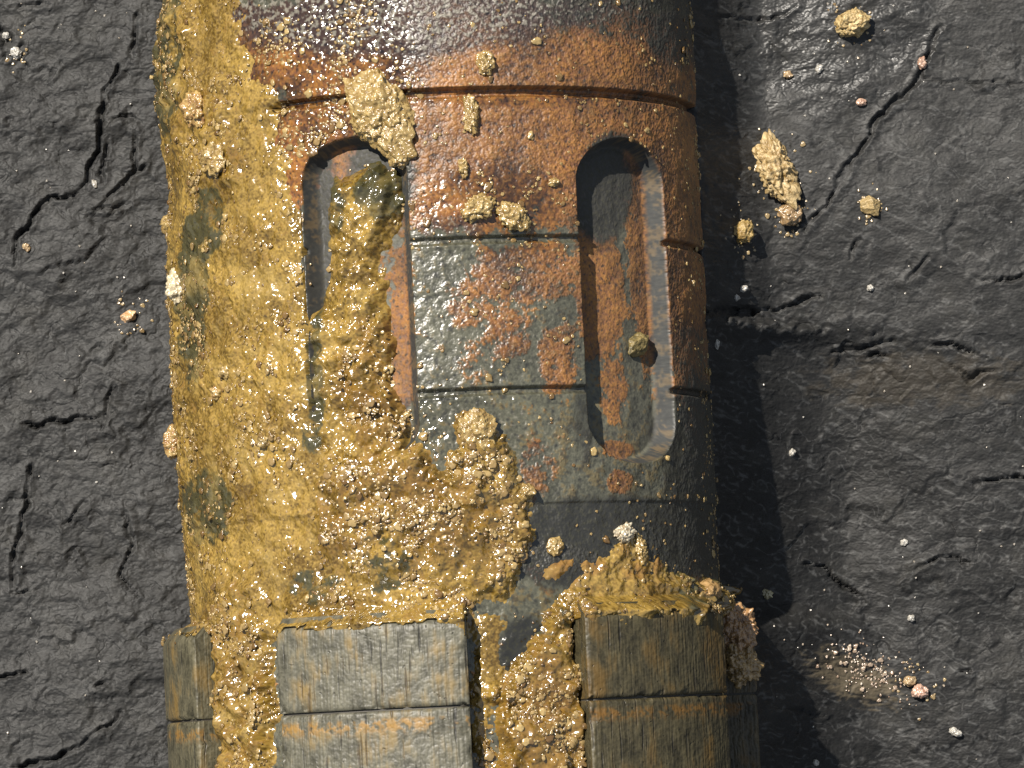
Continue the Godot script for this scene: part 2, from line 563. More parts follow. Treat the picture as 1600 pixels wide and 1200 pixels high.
func _mud_row(y: int) -> void:
	var v := lerpf(V0, V1, (y + 0.5) / TH)
	var ra := PackedByteArray()
	ra.resize(TW * 3)
	var rb := PackedFloat32Array()
	rb.resize(TW)
	var rc := PackedByteArray()
	rc.resize(TW)
	for x in TW:
		var th := lerpf(-TMAX, TMAX, (x + 0.5) / TW)
		var s := th * R
		var inside := at(f_mud, th, v)
		if inside < -40.0:
			rc[x] = 60
			rb[x] = 0.5
			continue
		var big := n_big.get_noise_2d(s + 3000.0, v)
		var mid := n_mid.get_noise_2d(s + 3000.0, v)
		var fine := n_fine.get_noise_2d(s + 3000.0, v)
		var cell := n_cell.get_noise_2d(s * 0.8 + mid * 7.0, v * 0.8 + fine * 4.0 + 2000.0)
		var dome := clampf(-cell, 0.0, 1.0)
		var thick := at(f_thick, th, v)
		var wet := at(f_wet, th, v)
		var olive := at(f_olive, th, v)
		var gr := n_grain.get_noise_2d(s * 0.85, v * 0.85)
		var smooth_zone := sstep(-0.05, 0.35, n_warp.get_noise_2d(s * 0.5 + 60.0, v * 0.3) + 0.15 * mid - thick * 0.012)
		var k := clampf(0.48 + 0.55 * big + 0.35 * mid + 0.45 * fine * (1.0 - 0.4 * smooth_zone) + 0.38 * gr, 0.0, 1.15)
		var cr := lerpf(0.12, 0.50, k)
		var cg := lerpf(0.072, 0.350, k)
		var cb := lerpf(0.010, 0.098, k)
		var brown := sstep(0.15, 0.6, mid * 0.6 + fine * 0.5 + thick * 0.016 - smooth_zone * 0.1)
		cr = lerpf(cr, 0.20, brown * 0.65); cg = lerpf(cg, 0.105, brown * 0.65); cb = lerpf(cb, 0.022, brown * 0.65)
		var ol := sstep(0.42, 0.85, olive + mid * 0.6 + fine * 0.3 + smooth_zone * 0.15)
		cr = lerpf(cr, 0.075, ol); cg = lerpf(cg, 0.07, ol); cb = lerpf(cb, 0.033, ol)
		var speck := sstep(0.35, 0.6, n_fine.get_noise_2d(s * 1.2 - 800.0, v * 1.2))
		cr *= 1.0 - 0.45 * speck; cg *= 1.0 - 0.45 * speck; cb *= 1.0 - 0.3 * speck
		var ru := sstep(0.3, 0.8, at(f_rust, th, v) + 0.4 * mid) * sstep(60.0, 120.0, s) * 0.6
		cr = lerpf(cr, 0.26, ru); cg = lerpf(cg, 0.12, ru); cb = lerpf(cb, 0.03, ru)
		var dry := sstep(0.05, 0.5, n_warp.get_noise_2d(s * 0.7 - 700.0, v * 0.7) - 0.5 * wet)
		cr = lerpf(cr, 0.48, dry * 0.35); cg = lerpf(cg, 0.36, dry * 0.35); cb = lerpf(cb, 0.13, dry * 0.35)
		cr *= 0.735; cg *= 0.69; cb *= 0.575
		ra[x * 3] = srgb8(cr)
		ra[x * 3 + 1] = srgb8(cg)
		ra[x * 3 + 2] = srgb8(cb)
		var grainy := (0.4 + 0.6 * sstep(-0.2, 0.4, big + mid * 0.6 + thick * 0.02)) * (1.0 - 0.5 * smooth_zone)
		rb[x] = 0.5 + (dome * dome * lerpf(3.2 * grainy, 1.5 + sstep(0.75, 1.0, wet), wet) + fine * lerpf(0.7, 0.2, wet) + mid * 0.9 + lerpf(0.4, 0.05, wet) * gr) / 20.0
		rc[x] = int(255.0 * clampf(0.17 - 0.09 * wet + 0.10 * fine + 0.05 * mid + 0.06 * dry + 0.10 * wet, 0.10, 0.8))
	rows_a[y] = ra
	rows_b[y] = rb
	rows_c[y] = rc


func surface_material(scale: float) -> StandardMaterial3D:
	var m := std(1.0)
	m.albedo_texture = tex8(rows_a, TW, TH)
	m.heightmap_enabled = true
	m.heightmap_texture = texf(rows_b, TW, TH)
	m.heightmap_scale = scale
	m.roughness_texture = texl(rows_c, TW, TH)
	m.roughness_texture_channel = BaseMaterial3D.TEXTURE_CHANNEL_RED
	m.texture_repeat = false
	return m


# ------------------------------------------------------------------ ground
func ground_h(x: float, z: float) -> float:
	var left := 1.0 - sstep(-150.0, 250.0, x)
	# the slab beside the coupling is broken off in a ledge: high at the upper right, low below it
	var rough_z := z + n_mid.get_noise_2d(x * 1.5, z * 1.5) * 9.0
	var near := 1.0 - sstep(330.0, 540.0, x)
	var h := lerpf(85.0 * (1.0 - sstep(-420.0, 260.0, z)), 50.0 * (1.0 - sstep(-420.0, 260.0, z)) + 35.0 * (1.0 - sstep(-118.0, -98.0, rough_z)), near) * sstep(100.0, 260.0, x)
	h += 60.0 * (1.0 - sstep(-350.0, -250.0, x))
	h -= 40.0 * (1.0 - sstep(380.0, 700.0, x)) * sstep(100.0, 200.0, x) * sstep(-110.0, -60.0, z)
	var edge := 309.0 + 0.05 * z + 48.0 * sstep(v_pad - 30.0, v_pad + 20.0, z)
	var up_bank := lerpf(150.0, 240.0, sstep(-122.0, -90.0, rough_z))
	h += up_bank * pow(1.0 - clampf((x - edge) / lerpf(120.0, 225.0, sstep(-122.0, -90.0, rough_z)), 0.0, 1.0), 1.6) * sstep(100.0, 200.0, x) * (1.0 - sstep(1200.0, 2000.0, absf(z)))
	h -= 0.10 * maxf(z + 100.0, 0.0) * sstep(200.0, 400.0, x) * (1.0 - sstep(1200.0, 3000.0, maxf(x, z)))
	h += n_big.get_noise_2d(x * 0.4, z * 0.5) * 14.0
	# cleaved plates, each lying a little higher or lower than the next
	var wx := x + n_warp.get_noise_2d(x, z) * 42.0
	var wz := z + n_warp.get_noise_2d(x + 500.0, z) * 30.0 + x * 0.12
	h += n_plate.get_noise_2d(wx * 0.55, wz * 1.1) * lerpf(2.6, 3.2, left)
	h += n_plate.get_noise_2d(wx * 1.5 + 900.0, wz * 2.4) * lerpf(0.9, 1.9, left)
	h += n_ridge.get_noise_2d(x * 0.35, z * 0.9 + x * 0.10) * lerpf(1.2, 2.2, left)
	h += n_mid.get_noise_2d(x * lerpf(0.5, 0.9, left), z * 1.1) * lerpf(1.0, 2.4, left)
	return h


func _ground_row(y: int) -> void:
	var z := lerpf(-GZ, GZ, (y + 0.5) / GTH)
	var ra := PackedByteArray()
	ra.resize(GTW * 3)
	var rb := PackedFloat32Array()
	rb.resize(GTW)
	var rc := PackedByteArray()
	rc.resize(GTW)
	for xx in GTW:
		var x := lerpf(-GX, GX, (xx + 0.5) / GTW)
		var left := 1.0 - sstep(-150.0, 250.0, x)
		var w := n_warp.get_noise_2d(x, z)
		var mid := n_mid.get_noise_2d(x * 0.6 + 700.0, z)
		var fine := n_fine.get_noise_2d(x * lerpf(0.42, 0.8, left) + w * 8.0, z * 0.95 + x * 0.06)
		var wisp := n_ridge.get_noise_2d(x * 0.75 + w * 40.0, z * 2.3 + w * 60.0)
		var crumb := n_cell.get_noise_2d(x * 0.9 + mid * 8.0, z * 0.9 + fine * 4.0)
		var big := n_big.get_noise_2d(x, z + 5000.0)
		var flake := n_plate.get_noise_2d(x * 2.6 + w * 60.0, z * 4.4 + mid * 20.0) * lerpf(0.45, 0.8, left)
		var low_right_dark := sstep(-0.15, 0.5, -left * 1.4 + 0.25 + (z + 60.0) / 700.0 - maxf(x - 500.0, 0.0) / 900.0 + 0.5 * big + 0.2 * mid)  # darkens the ground colour right of the coupling, more towards the bottom
		var g := (0.0335 + 0.013 * big + 0.009 * mid + 0.011 * fine + 0.010 * flake + 0.006 * n_grain.get_noise_2d(x * 0.5, z + 700.0)) * 0.70 * (1.0 - 0.46 * low_right_dark)
		var cr := g * 1.01
		var cg := g * 1.0
		var cb := g * 0.965
		var tint := sstep(0.1, 0.7, n_big.get_noise_2d(x * 1.3 + 8000.0, z * 1.3)) * 0.3
		cr = lerpf(cr, 0.036, tint); cg = lerpf(cg, 0.034, tint); cb = lerpf(cb, 0.029, tint)
		# pale scuffed fibres
		var sc := sstep(0.45, 0.95, wisp + fine * 0.25) * lerpf(0.6, 0.25, left)
		cr = lerpf(cr, 0.085, sc); cg = lerpf(cg, 0.085, sc); cb = lerpf(cb, 0.083, sc)
		# brown earth in the torn patch at the right and dusty smears
		var bx := (x - 660.0) / 200.0
		var bz := (z + 20.0) / 50.0
		var br := sstep(0.3, 0.8, 1.0 - (bx * bx + bz * bz) * 0.7 + mid * 0.6 + fine * 0.3) * 0.45
		cr = lerpf(cr, 0.042, br); cg = lerpf(cg, 0.034, br); cb = lerpf(cb, 0.023, br)
		bx = (x - 545.0) / 100.0; bz = (z - 455.0) / 50.0
		br = sstep(0.4, 0.95, 1.0 - (bx * bx + (bz - bx * 0.7) * (bz - bx * 0.7)) * 0.8 + mid * 0.3 + fine * 0.5) * 0.8
		cr = lerpf(cr, 0.10, br); cg = lerpf(cg, 0.08, br); cb = lerpf(cb, 0.05, br)
		ra[xx * 3] = srgb8(cr)
		ra[xx * 3 + 1] = srgb8(cg)
		ra[xx * 3 + 2] = srgb8(cb)
		var dome := clampf(-crumb, 0.0, 1.0)
		var pit := sstep(0.15, 0.6, n_fine.get_noise_2d(x * 0.7 + 4000.0, z * 0.7)) * sstep(-0.1, 0.4, mid)
		var seam := (1.0 - sstep(0.03, 0.10, n_seam.get_noise_2d(x * lerpf(0.5, 0.9, left) + w * 50.0, z * 1.1 + mid * 14.0) + 1.0)) * sstep(-0.1, 0.35, big + 0.4 * mid)
		rb[xx] = 0.5 + (fine * lerpf(0.6, 0.9, left) + n_grain.get_noise_2d(x * 0.55, z) * 0.8 + wisp * lerpf(0.4, 0.2, left) + mid * 0.4 + dome * lerpf(0.2, 1.0, left) + flake * 1.3 - pit * lerpf(0.8, 2.0, left) - seam * 1.6) / 20.0
		var gx := (x - 480.0) / 300.0
		var gz := (z + 560.0) / 160.0
		var sheen := sstep(0.2, 0.9, 1.0 - gx * gx - gz * gz + mid * 0.4)
		rc[xx] = int(255.0 * clampf(0.66 - 0.24 * sheen  + 0.10 * fine - 0.06 * wisp, 0.2, 0.9))
	rows_a[y] = ra
	rows_b[y] = rb
	rows_c[y] = rc


func cracks() -> Array:      # points in the photograph, half width, depth, lip raised on one side
	return [
		[[[186, 105], [168, 140], [158, 185], [150, 235], [135, 285], [118, 306]], 6.5, 30.0],
		[[[118, 306], [76, 309], [48, 340], [28, 376], [22, 415]], 7.0, 26.0],
		[[[178, 190], [205, 186], [212, 215], [208, 262], [190, 296], [150, 322]], 4.0, 12.0],
		[[[168, 215], [164, 250], [158, 285]], 6.0, 16.0],
		[[[150, 322], [175, 330], [200, 318]], 3.5, 10.0],
		[[[36, 664], [70, 662], [110, 657], [166, 649]], 4.5, 28.0],
		[[[166, 649], [180, 600]], 2.0, 8.0],
		[[[46, 728], [38, 790], [24, 865], [20, 930]], 3.5, 16.0],
		[[[20, 930], [60, 920]], 3.0, 10.0],
		[[[100, 820], [135, 788]], 2.0, 9.0],
		[[[20, 1200], [60, 1190], [96, 1180], [132, 1164]], 4.5, 22.0],
		[[[132, 1164], [168, 1135], [190, 1108]], 2.2, 8.0],
		[[[-20, 30], [8, 60], [10, 90]], 14.0, 28.0],
		[[[214, 20], [206, 60], [210, 90]], 2.5, 12.0],
		[[[20, 8], [80, 8]], 2.0, 8.0],
		[[[225, 260], [212, 265]], 5.0, 18.0],
		[[[196, 800], [205, 850], [190, 900], [215, 930]], 5.0, 12.0],
		[[[-10, 1060], [40, 1050]], 6.0, 16.0],
		[[[150, 1070], [165, 1065]], 8.0, 14.0],
		[[[1468, 40], [1448, 90], [1436, 120], [1400, 158], [1372, 182], [1330, 255], [1288, 320], [1256, 362]], 6.5, 11.0],
		[[[1090, 492], [1150, 486], [1205, 484]], 9.0, 26.0],
		[[[1205, 484], [1250, 470], [1290, 466]], 5.0, 14.0],
		[[[1300, 548], [1350, 542], [1395, 533]], 2.0, 8.0],
		[[[1350, 553], [1394, 553]], 6.0, 20.0],
		[[[1430, 536], [1485, 540], [1540, 560]], 3.5, 14.0],
		[[[1480, 570], [1520, 590], [1560, 580]], 7.0, 12.0],
		[[[1518, 754], [1560, 750], [1620, 742]], 4.5, 20.0],
		[[[1256, 878], [1290, 892], [1320, 915], [1348, 938]], 3.0, 15.0],
		[[[1432, 888], [1470, 872], [1490, 872], [1514, 882]], 3.0, 12.0],
		[[[1520, 433], [1560, 438], [1620, 428]], 3.0, 12.0],
		[[[1430, 120], [1480, 128], [1600, 130]], 3.0, 7.0],
		[[[1500, 1048], [1514, 1047]], 3.0, 10.0],
		[[[1210, 1105], [1245, 1110], [1285, 1118]], 2.5, 7.0],
		[[[1330, 400], [1345, 375]], 4.0, 8.0],
		[[[1420, 440], [1450, 400]], 3.0, 6.0],
		[[[1100, 20], [1180, 34], [1240, 12]], 2.5, 7.0]]


func build_ground() -> void:
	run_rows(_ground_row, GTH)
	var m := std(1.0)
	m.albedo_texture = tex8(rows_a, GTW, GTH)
	m.heightmap_enabled = true
	m.heightmap_texture = texf(rows_b, GTW, GTH)
	m.metallic_specular = 0.4
	m.heightmap_scale = 0.13
	m.roughness_texture = texl(rows_c, GTW, GTH)
	m.roughness_texture_channel = BaseMaterial3D.TEXTURE_CHANNEL_RED
	gxs = PackedFloat32Array([-9000, -5000, -3000, -1900, -1350, -1050])
	gxs.append_array(span(-GX, GX, 3.6))
	gxs.append_array(PackedFloat32Array([1050, 1350, 1900, 3000, 5000, 9000]))
	gzs = PackedFloat32Array([-9000, -5000, -3000, -1900, -1250, -840])
	gzs.append_array(span(-GZ, GZ, 3.6))
	gzs.append_array(PackedFloat32Array([840, 1250, 1900, 3000, 5000, 9000]))
	var nx := gxs.size()
	var nz := gzs.size()
	gh_crack.resize(nx * nz)
	var step_x := 2.0 * GX / (nx - 13)
	var step_z := 2.0 * GZ / (nz - 13)
	for c in cracks():
		var pts := []
		for p in c[0]:
			pts.append(on_ground(p[0], p[1]))
		var hw: float = c[1]
		for k in pts.size() - 1:
			var a: Vector2 = pts[k]
			var b: Vector2 = pts[k + 1]
			var reach := hw * 2.2 + 14.0
			var i0 := maxi(0, int((minf(a.x, b.x) - reach + GX) / step_x) + 6)
			var i1 := mini(nx - 1, int((maxf(a.x, b.x) + reach + GX) / step_x) + 7)
			var j0 := maxi(0, int((minf(a.y, b.y) - reach + GZ) / step_z) + 6)
			var j1 := mini(nz - 1, int((maxf(a.y, b.y) + reach + GZ) / step_z) + 7)
			var ab := b - a
			for j in range(j0, j1 + 1):
				for i in range(i0, i1 + 1):
					var p := Vector2(gxs[i], gzs[j])
					p += Vector2(n_warp.get_noise_2d(p.x * 1.3, p.y * 1.3), n_warp.get_noise_2d(p.x * 1.3 + 333.0, p.y * 1.3)) * 9.0
					var t := clampf((p - a).dot(ab) / ab.length_squared(), 0.0, 1.0)
					var along := (k + t) / (pts.size() - 1)
					var wdt: float = hw * (0.12 + 0.52 * sin(PI * clampf(along, 0.03, 0.97))) * (1.0 + 1.0 * n_warp.get_noise_2d(p.x * 1.6 + 50.0, p.y * 1.6))
					wdt = maxf(wdt, 2.9)
					var dd := p.distance_to(a + ab * t)
					var dep: float = -c[2] * 0.7 * clampf(0.15 + 0.75 * sin(PI * clampf(along, 0.0, 1.0)) + 1.1 * n_warp.get_noise_2d(p.x * 1.9 - 90.0, p.y * 1.9), 0.08, 1.0) * (1.0 - sstep(wdt * 0.45, wdt * 1.15, dd))
					var lip := 3.0 * (1.0 - sstep(0.0, 12.0, absf(dd - wdt * 1.6))) if dd > wdt else 0.0
					var q := j * nx + i
					gh_crack[q] = minf(gh_crack[q], dep) if dep < -0.3 else (maxf(gh_crack[q], lip) if gh_crack[q] >= 0.0 else gh_crack[q])
	var P := PackedVector3Array()
	var uv := PackedVector2Array()
	P.resize(nx * nz)
	uv.resize(nx * nz)
	for j in nz:
		for i in nx:
			var x := gxs[i]
			var z := gzs[j]
			P[j * nx + i] = Vector3(x, ground_h(x, z) + gh_crack[j * nx + i], z)
			uv[j * nx + i] = Vector2((x + GX) / (2.0 * GX), (z + GZ) / (2.0 * GZ))
	var idx := PackedInt32Array()
	for j in nz - 1:
		for i in nx - 1:
			var a := j * nx + i
			idx.append_array(PackedInt32Array([a, a + 1, a + nx, a + 1, a + nx + 1, a + nx]))
	var g := put("rock_ground", mesh_from(P, grid_normals(P, nx, nz), uv, PackedColorArray(), idx), m, self)
	tag(g, "cracked black slaty ground with scuffed fibres under the muddy drill coupling", "ground", "", "structure")


func ground_at(x: float, z: float) -> float:
	return ground_h(x, z)


# ------------------------------------------------------------------ the steel coupling
func build_tool() -> void:
	run_rows(_tool_row, TH)
	M.steel = surface_material(0.20)
	M.steel.metallic_specular = 0.65
	tool_root = Node3D.new()
	tool_root.name = "drill_coupling"
	add_child(tool_root)
	tool_root.position = Vector3(AXIS_X, H, 0) * U
	tool_root.rotation.y = YAW
	tag(tool_root, "rusty steel drill coupling with milled slots, caked in wet yellow mud", "drill tool")
	var ths := PackedFloat32Array()
	ths.append_array(span(-PI, -TMAX, 0.12))
	ths.remove_at(ths.size() - 1)
	var at_th := -TMAX
	while at_th < TMAX:
		ths.append(at_th)
		var close := false
		for k in [0, 1]:
			if absf(absf(at_th - slots[k][0]) * R - slots[k][3] + 10.0) < 16.0: close = true
		at_th += (1.5 if close else 3.2) / R
	ths.append(TMAX)
	var back := span(TMAX, PI, 0.12)
	back.remove_at(0)
	ths.append_array(back)
	var vs := PackedFloat32Array([-1400, -1200, -1000, -880])
	# rows are finer at the ring grooves
	var v := V0
	while v < V1:
		vs.append(v)
		var near := false
		for g in grooves:
			if absf(v - g[0]) < 16.0: near = true
		if absf(v - v_step) < 8.0: near = true
		if (v > slots[0][1] - 6.0 and v < slots[0][1] + 50.0) or (v < slots[0][2] + 6.0 and v > slots[0][2] - 50.0): near = true
		v += 1.5 if near else 3.2
	vs.append_array(PackedFloat32Array([V1, 900, 1100, 1400]))
	var nx := ths.size()
	var ny := vs.size()
	var P := PackedVector3Array()
	var uv := PackedVector2Array()
	P.resize(nx * ny)
	uv.resize(nx * ny)
	for j in ny:
		for i in nx:
			var th := ths[i]
			var r := tool_r(th, vs[j])
			if absf(th) < TMAX:
				r += uneven(th, vs[j])
			P[j * nx + i] = cyl(th, vs[j], r)
			uv[j * nx + i] = Vector2((th + TMAX) / (2.0 * TMAX), (vs[j] - V0) / (V1 - V0))
	var n := grid_normals(P, nx, ny)
	var names_by := ["collar", "upper_sleeve", "middle_band", "lower_band", "shank", "milled_slot", "milled_slot", "milled_slot", "milled_slot", "milled_slot"]
	var ids := []
	for k in names_by.size():
		ids.append(PackedInt32Array())
	for j in ny - 1:
		var vm := (vs[j] + vs[j + 1]) / 2.0
		var ring := 0
		if vm > grooves[0][0]: ring = 1
		if vm > grooves[1][0]: ring = 2
		if vm > grooves[2][0]: ring = 3
		if vm > v_step: ring = 4
		for i in nx - 1:
			var what := ring
			var tm := (ths[i] + ths[i + 1]) / 2.0
			if ring >= 1 and ring <= 3 and slot_depth(tm, vm) > 6.0:
				for k in slots.size():
					if absf(tm - slots[k][0]) * R < slots[k][3] + 4.0: what = 5 + k
			var a := j * nx + i
			ids[what].append_array(PackedInt32Array([a, a + 1, a + nx, a + 1, a + nx + 1, a + nx]))
	for k in names_by.size():
		if ids[k].size() > 0:
			put(names_by[k], mesh_from(P, n, uv, PackedColorArray(), ids[k]), M.steel, tool_root)
	for e in [0, ny - 1]:       # closed ends
		var EP := PackedVector3Array([Vector3(0, 0, vs[e])])
		var EN := PackedVector3Array()
		var ei := PackedInt32Array()
		for i in nx:
			EP.append(P[e * nx + i])
		for i in nx + 1:
			EN.append(Vector3(0, 0, -1.0 if e == 0 else 1.0))
		for i in nx - 1:
			ei.append_array(PackedInt32Array([0, i + 2, i + 1] if e == 0 else [0, i + 1, i + 2]))
		var em := std(0.6)
		em.albedo_color = Color(0.3, 0.27, 0.22)
		put("end_face", mesh_from(EP, EN, PackedVector2Array(), PackedColorArray(), ei), em, tool_root)


func _tile_row(y: int) -> void:
	var ra := PackedByteArray()
	ra.resize(700 * 3)
	var rb := PackedFloat32Array()
	rb.resize(700)
	var rc := PackedByteArray()
	rc.resize(700)
	var v := float(y)
	for x in 700:
		var s := float(x) + 4000.0
		var mid := n_mid.get_noise_2d(s * 1.2, v * 0.7)
		var fine := n_fine.get_noise_2d(s * 0.9, v * 0.9)
		var streak := n_fine.get_noise_2d(s * 1.1, v * 0.07) + 0.5 * n_fine.get_noise_2d(s * 2.0, v * 0.03 + 90.0)
		var big := n_big.get_noise_2d(s * 1.2, v * 0.8)
		var g := 0.125 + 0.05 * streak * sstep(-0.2, 0.3, mid) + 0.045 * mid + 0.035 * fine + 0.025 * n_grain.get_noise_2d(s, v)
		var cr := g * 1.06
		var cg := g * 1.0
		var cb := g * 0.78
		var yel := sstep(0.0, 0.75, big * 0.9 + streak * 0.25 + mid * 0.45)
		cr = lerpf(cr, 0.26, yel * 0.8); cg = lerpf(cg, 0.165, yel * 0.8); cb = lerpf(cb, 0.045, yel * 0.8)
		var crack := sstep(0.84, 0.95, n_ridge.get_noise_2d(s * 0.8, v * 0.8)) + sstep(0.45, 0.75, streak)
		crack = minf(crack, 1.0)
		var blot := sstep(0.2, 0.6, -mid * 0.7 + fine * 0.7 - big * 0.3)
		cr *= 1.0 - 0.6 * crack; cg *= 1.0 - 0.6 * crack; cb *= 1.0 - 0.55 * crack
		var dim := 0.78 * (1.0 - 0.5 * blot)
		cr *= dim; cg *= dim; cb *= dim * (1.0 - 0.08 * blot)
		var dusty := (1.0 - sstep(4.0, 22.0, absf(v - 163.0) + fine * 10.0 + mid * 14.0)) * sstep(152.0, 158.0, v) * sstep(-0.25, 0.4, mid + 0.6 * fine + big * 0.5) * 0.8    # orange silt packed under the joint
		cr = lerpf(cr, 0.30, dusty); cg = lerpf(cg, 0.16, dusty); cb = lerpf(cb, 0.035, dusty)
		ra[x * 3] = srgb8(cr); ra[x * 3 + 1] = srgb8(cg); ra[x * 3 + 2] = srgb8(cb)
		rb[x] = 0.5 + (streak * 0.6 + fine * 0.5 - crack * 1.3 + mid * 0.3) / 20.0
		rc[x] = int(255.0 * clampf(0.52 + 0.14 * fine + 0.1 * yel, 0.15, 0.9))
	rows_a[y] = ra; rows_b[y] = rb; rows_c[y] = rc


func block(th0: float, th1: float, v0: float, v1: float, r0: float, r1: float, chamfer: float, fillet: float, u_off: float) -> ArrayMesh:
	# a block that follows the coupling's curve, with rounded edges and a sloped upper end
	var ss := PackedFloat32Array([0.0])
	var w := (th1 - th0) * R
	var l := v1 - v0
	var edge := PackedFloat32Array([0.0, 0.6, 1.6, 3.2, 5.5])
	var xs := PackedFloat32Array()
	for e in edge: xs.append(e)
	var mid := span(9.0, w - 9.0, 7.0)
	xs.append_array(mid)
	for k in range(4, -1, -1): xs.append(w - edge[k])
	var ys := PackedFloat32Array()
	for e in edge: ys.append(e)
	ys.append_array(span(9.0, l - 9.0, 7.0))
	for k in range(4, -1, -1): ys.append(l - edge[k])
	var nx := xs.size() + 2
	var ny := ys.size() + 2
	var P := PackedVector3Array()
	var uv := PackedVector2Array()
	P.resize(nx * ny); uv.resize(nx * ny)
	for j in ny:
		for i in nx:
			var x := xs[clampi(i - 1, 0, nx - 3)]
			var y := ys[clampi(j - 1, 0, ny - 3)]
			var e := minf(minf(x, w - x), minf(y, l - y))
			var r := r1 - fillet * pow(1.0 - minf(e / 5.5, 1.0), 2.0)
			if chamfer > 0.0: r = minf(r, r1 - (chamfer - y) * 1.0)
			r += n_mid.get_noise_2d(x + u_off * 700.0, y + th0 * 500.0) * 1.1
			r -= 5.0 * sstep(0.25, 0.5, n_mid.get_noise_2d(x * 1.3 + u_off * 900.0, y * 1.3 + v0)) * (1.0 - sstep(3.0, 13.0, e))     # chipped edges
			if i == 0 or j == 0 or i == nx - 1 or j == ny - 1: r = r0
			P[j * nx + i] = cyl(th0 + x / R, v0 + y, r)
			var du := -55.0 if i == 0 else (55.0 if i == nx - 1 else 0.0)    # the sides carry the same skin on
			var dv := -55.0 if j == 0 else (55.0 if j == ny - 1 else 0.0)
			uv[j * nx + i] = Vector2((x + u_off + du) / 700.0, (v0 + y + dv - v_pad) / 420.0)
	var n := grid_normals(P, nx, ny)
	var id := PackedInt32Array()
	for j in ny - 1:
		for i in nx - 1:
			var a := j * nx + i
			id.append_array(PackedInt32Array([a, a + 1, a + nx, a + 1, a + nx + 1, a + nx]))
	return mesh_from(P, n, uv, PackedColorArray(), id)


func build_pads() -> void:
	run_rows(_tile_row, 420)
	var m := std(1.0)
	m.albedo_texture = tex8(rows_a, 700, 420)
	m.heightmap_enabled = true
	m.heightmap_texture = texf(rows_b, 700, 420)
	m.heightmap_scale = 0.20
	m.roughness_texture = texl(rows_c, 700, 420)
	m.roughness_texture_channel = BaseMaterial3D.TEXTURE_CHANNEL_RED
	M.tile = m
	var under := std(0.55)
	under.albedo_color = Color(0.045, 0.04, 0.03).linear_to_srgb()
	var offs := [20.0, 360.0, 180.0, 260.0]
	for k in pads.size():
		var a: float = pads[k][0]
		var b: float = pads[k][1]
		var pad := put("reaming_pad", block(a + 0.004, b - 0.004, v_pad + 2.0, 1390.0, 380.0, RP - 7.0, 22.0, 3.0, offs[k]), under, tool_root)
		var skin: StandardMaterial3D = M.tile.duplicate()
		skin.albedo_color = [Color(0.97, 0.97, 0.93), Color(0.74, 0.70, 0.56), Color(0.92, 0.90, 0.80), Color(0.8, 0.75, 0.65)][k]
		put("wear_tile", block(a, b, v_pad, v_joint - 1.6, 400.0, RP, 20.0, 3.5, offs[k]), skin, pad)
		put("wear_tile", block(a + 0.002, b - 0.001, v_joint + 1.6, 1388.0, 400.0, RP - 0.8, 0.0, 3.5, offs[k]), skin, pad)


# ------------------------------------------------------------------ mud
func mud_t(th: float, v: float) -> float:
	var s := th * R
	var w := n_warp.get_noise_2d(s, v)
	var mid := n_mid.get_noise_2d(s + 77.0, v)
	var fine := n_fine.get_noise_2d(s + 3000.0, v)
	var d := at(f_mud, th, v) + w * 16.0 + mid * 9.0 + fine * 6.0
	if pad_r(th, v) > 0.0: d = minf(d, v_pad + 20.0 + 26.0 * w + 16.0 * mid - v)
	if d < -8.0: return -8.0
	var thick := at(f_thick, th, v)
	var t := 6.0 * sstep(-10.0, 26.0, d) - 1.8
	var rim := t
	if d > 0.0:
		var cellb := clampf(-n_cell_big.get_noise_2d(s + mid * 12.0, v + w * 14.0), 0.0, 1.0)
		var cell := clampf(-n_cell.get_noise_2d(s + mid * 7.0, v + fine * 4.0 + 2000.0), 0.0, 1.0)
		var full := sstep(0.0, 28.0, d)
		var wet := at(f_wet, th, v)
		t += full * (thick * (0.55 + 0.5 * w + lerpf(0.6, 0.3, wet) * cellb * cellb) + mid * 2.5 + cell * cell * (2.0 + thick * 0.12) * (1.0 - 0.8 * wet) + w * 4.0)
		t += full * 2.0 * sstep(0.35, 0.6, n_big.get_noise_2d(s, v))
	return maxf(maxf(t, minf(rim, 1.0 + rim * 0.4)), -8.0)


func fill(th: float, v: float) -> float:      # mud standing in a slot, measured from its floor
	var s := th * R
	var d := at(f_mud, th, v) + n_warp.get_noise_2d(s, v) * 14.0 + n_mid.get_noise_2d(s + 77.0, v) * 8.0
	var cell := clampf(-n_cell_big.get_noise_2d(s * 1.2, v * 1.2), 0.0, 1.0)
	return lerpf(-6.0, SLOT - 2.0, sstep(-16.0, 48.0, d)) + sstep(-6.0, 20.0, d) * (12.0 * cell * cell + 9.0 * n_mid.get_noise_2d(s, v) + 3.0 * n_fine.get_noise_2d(s, v))


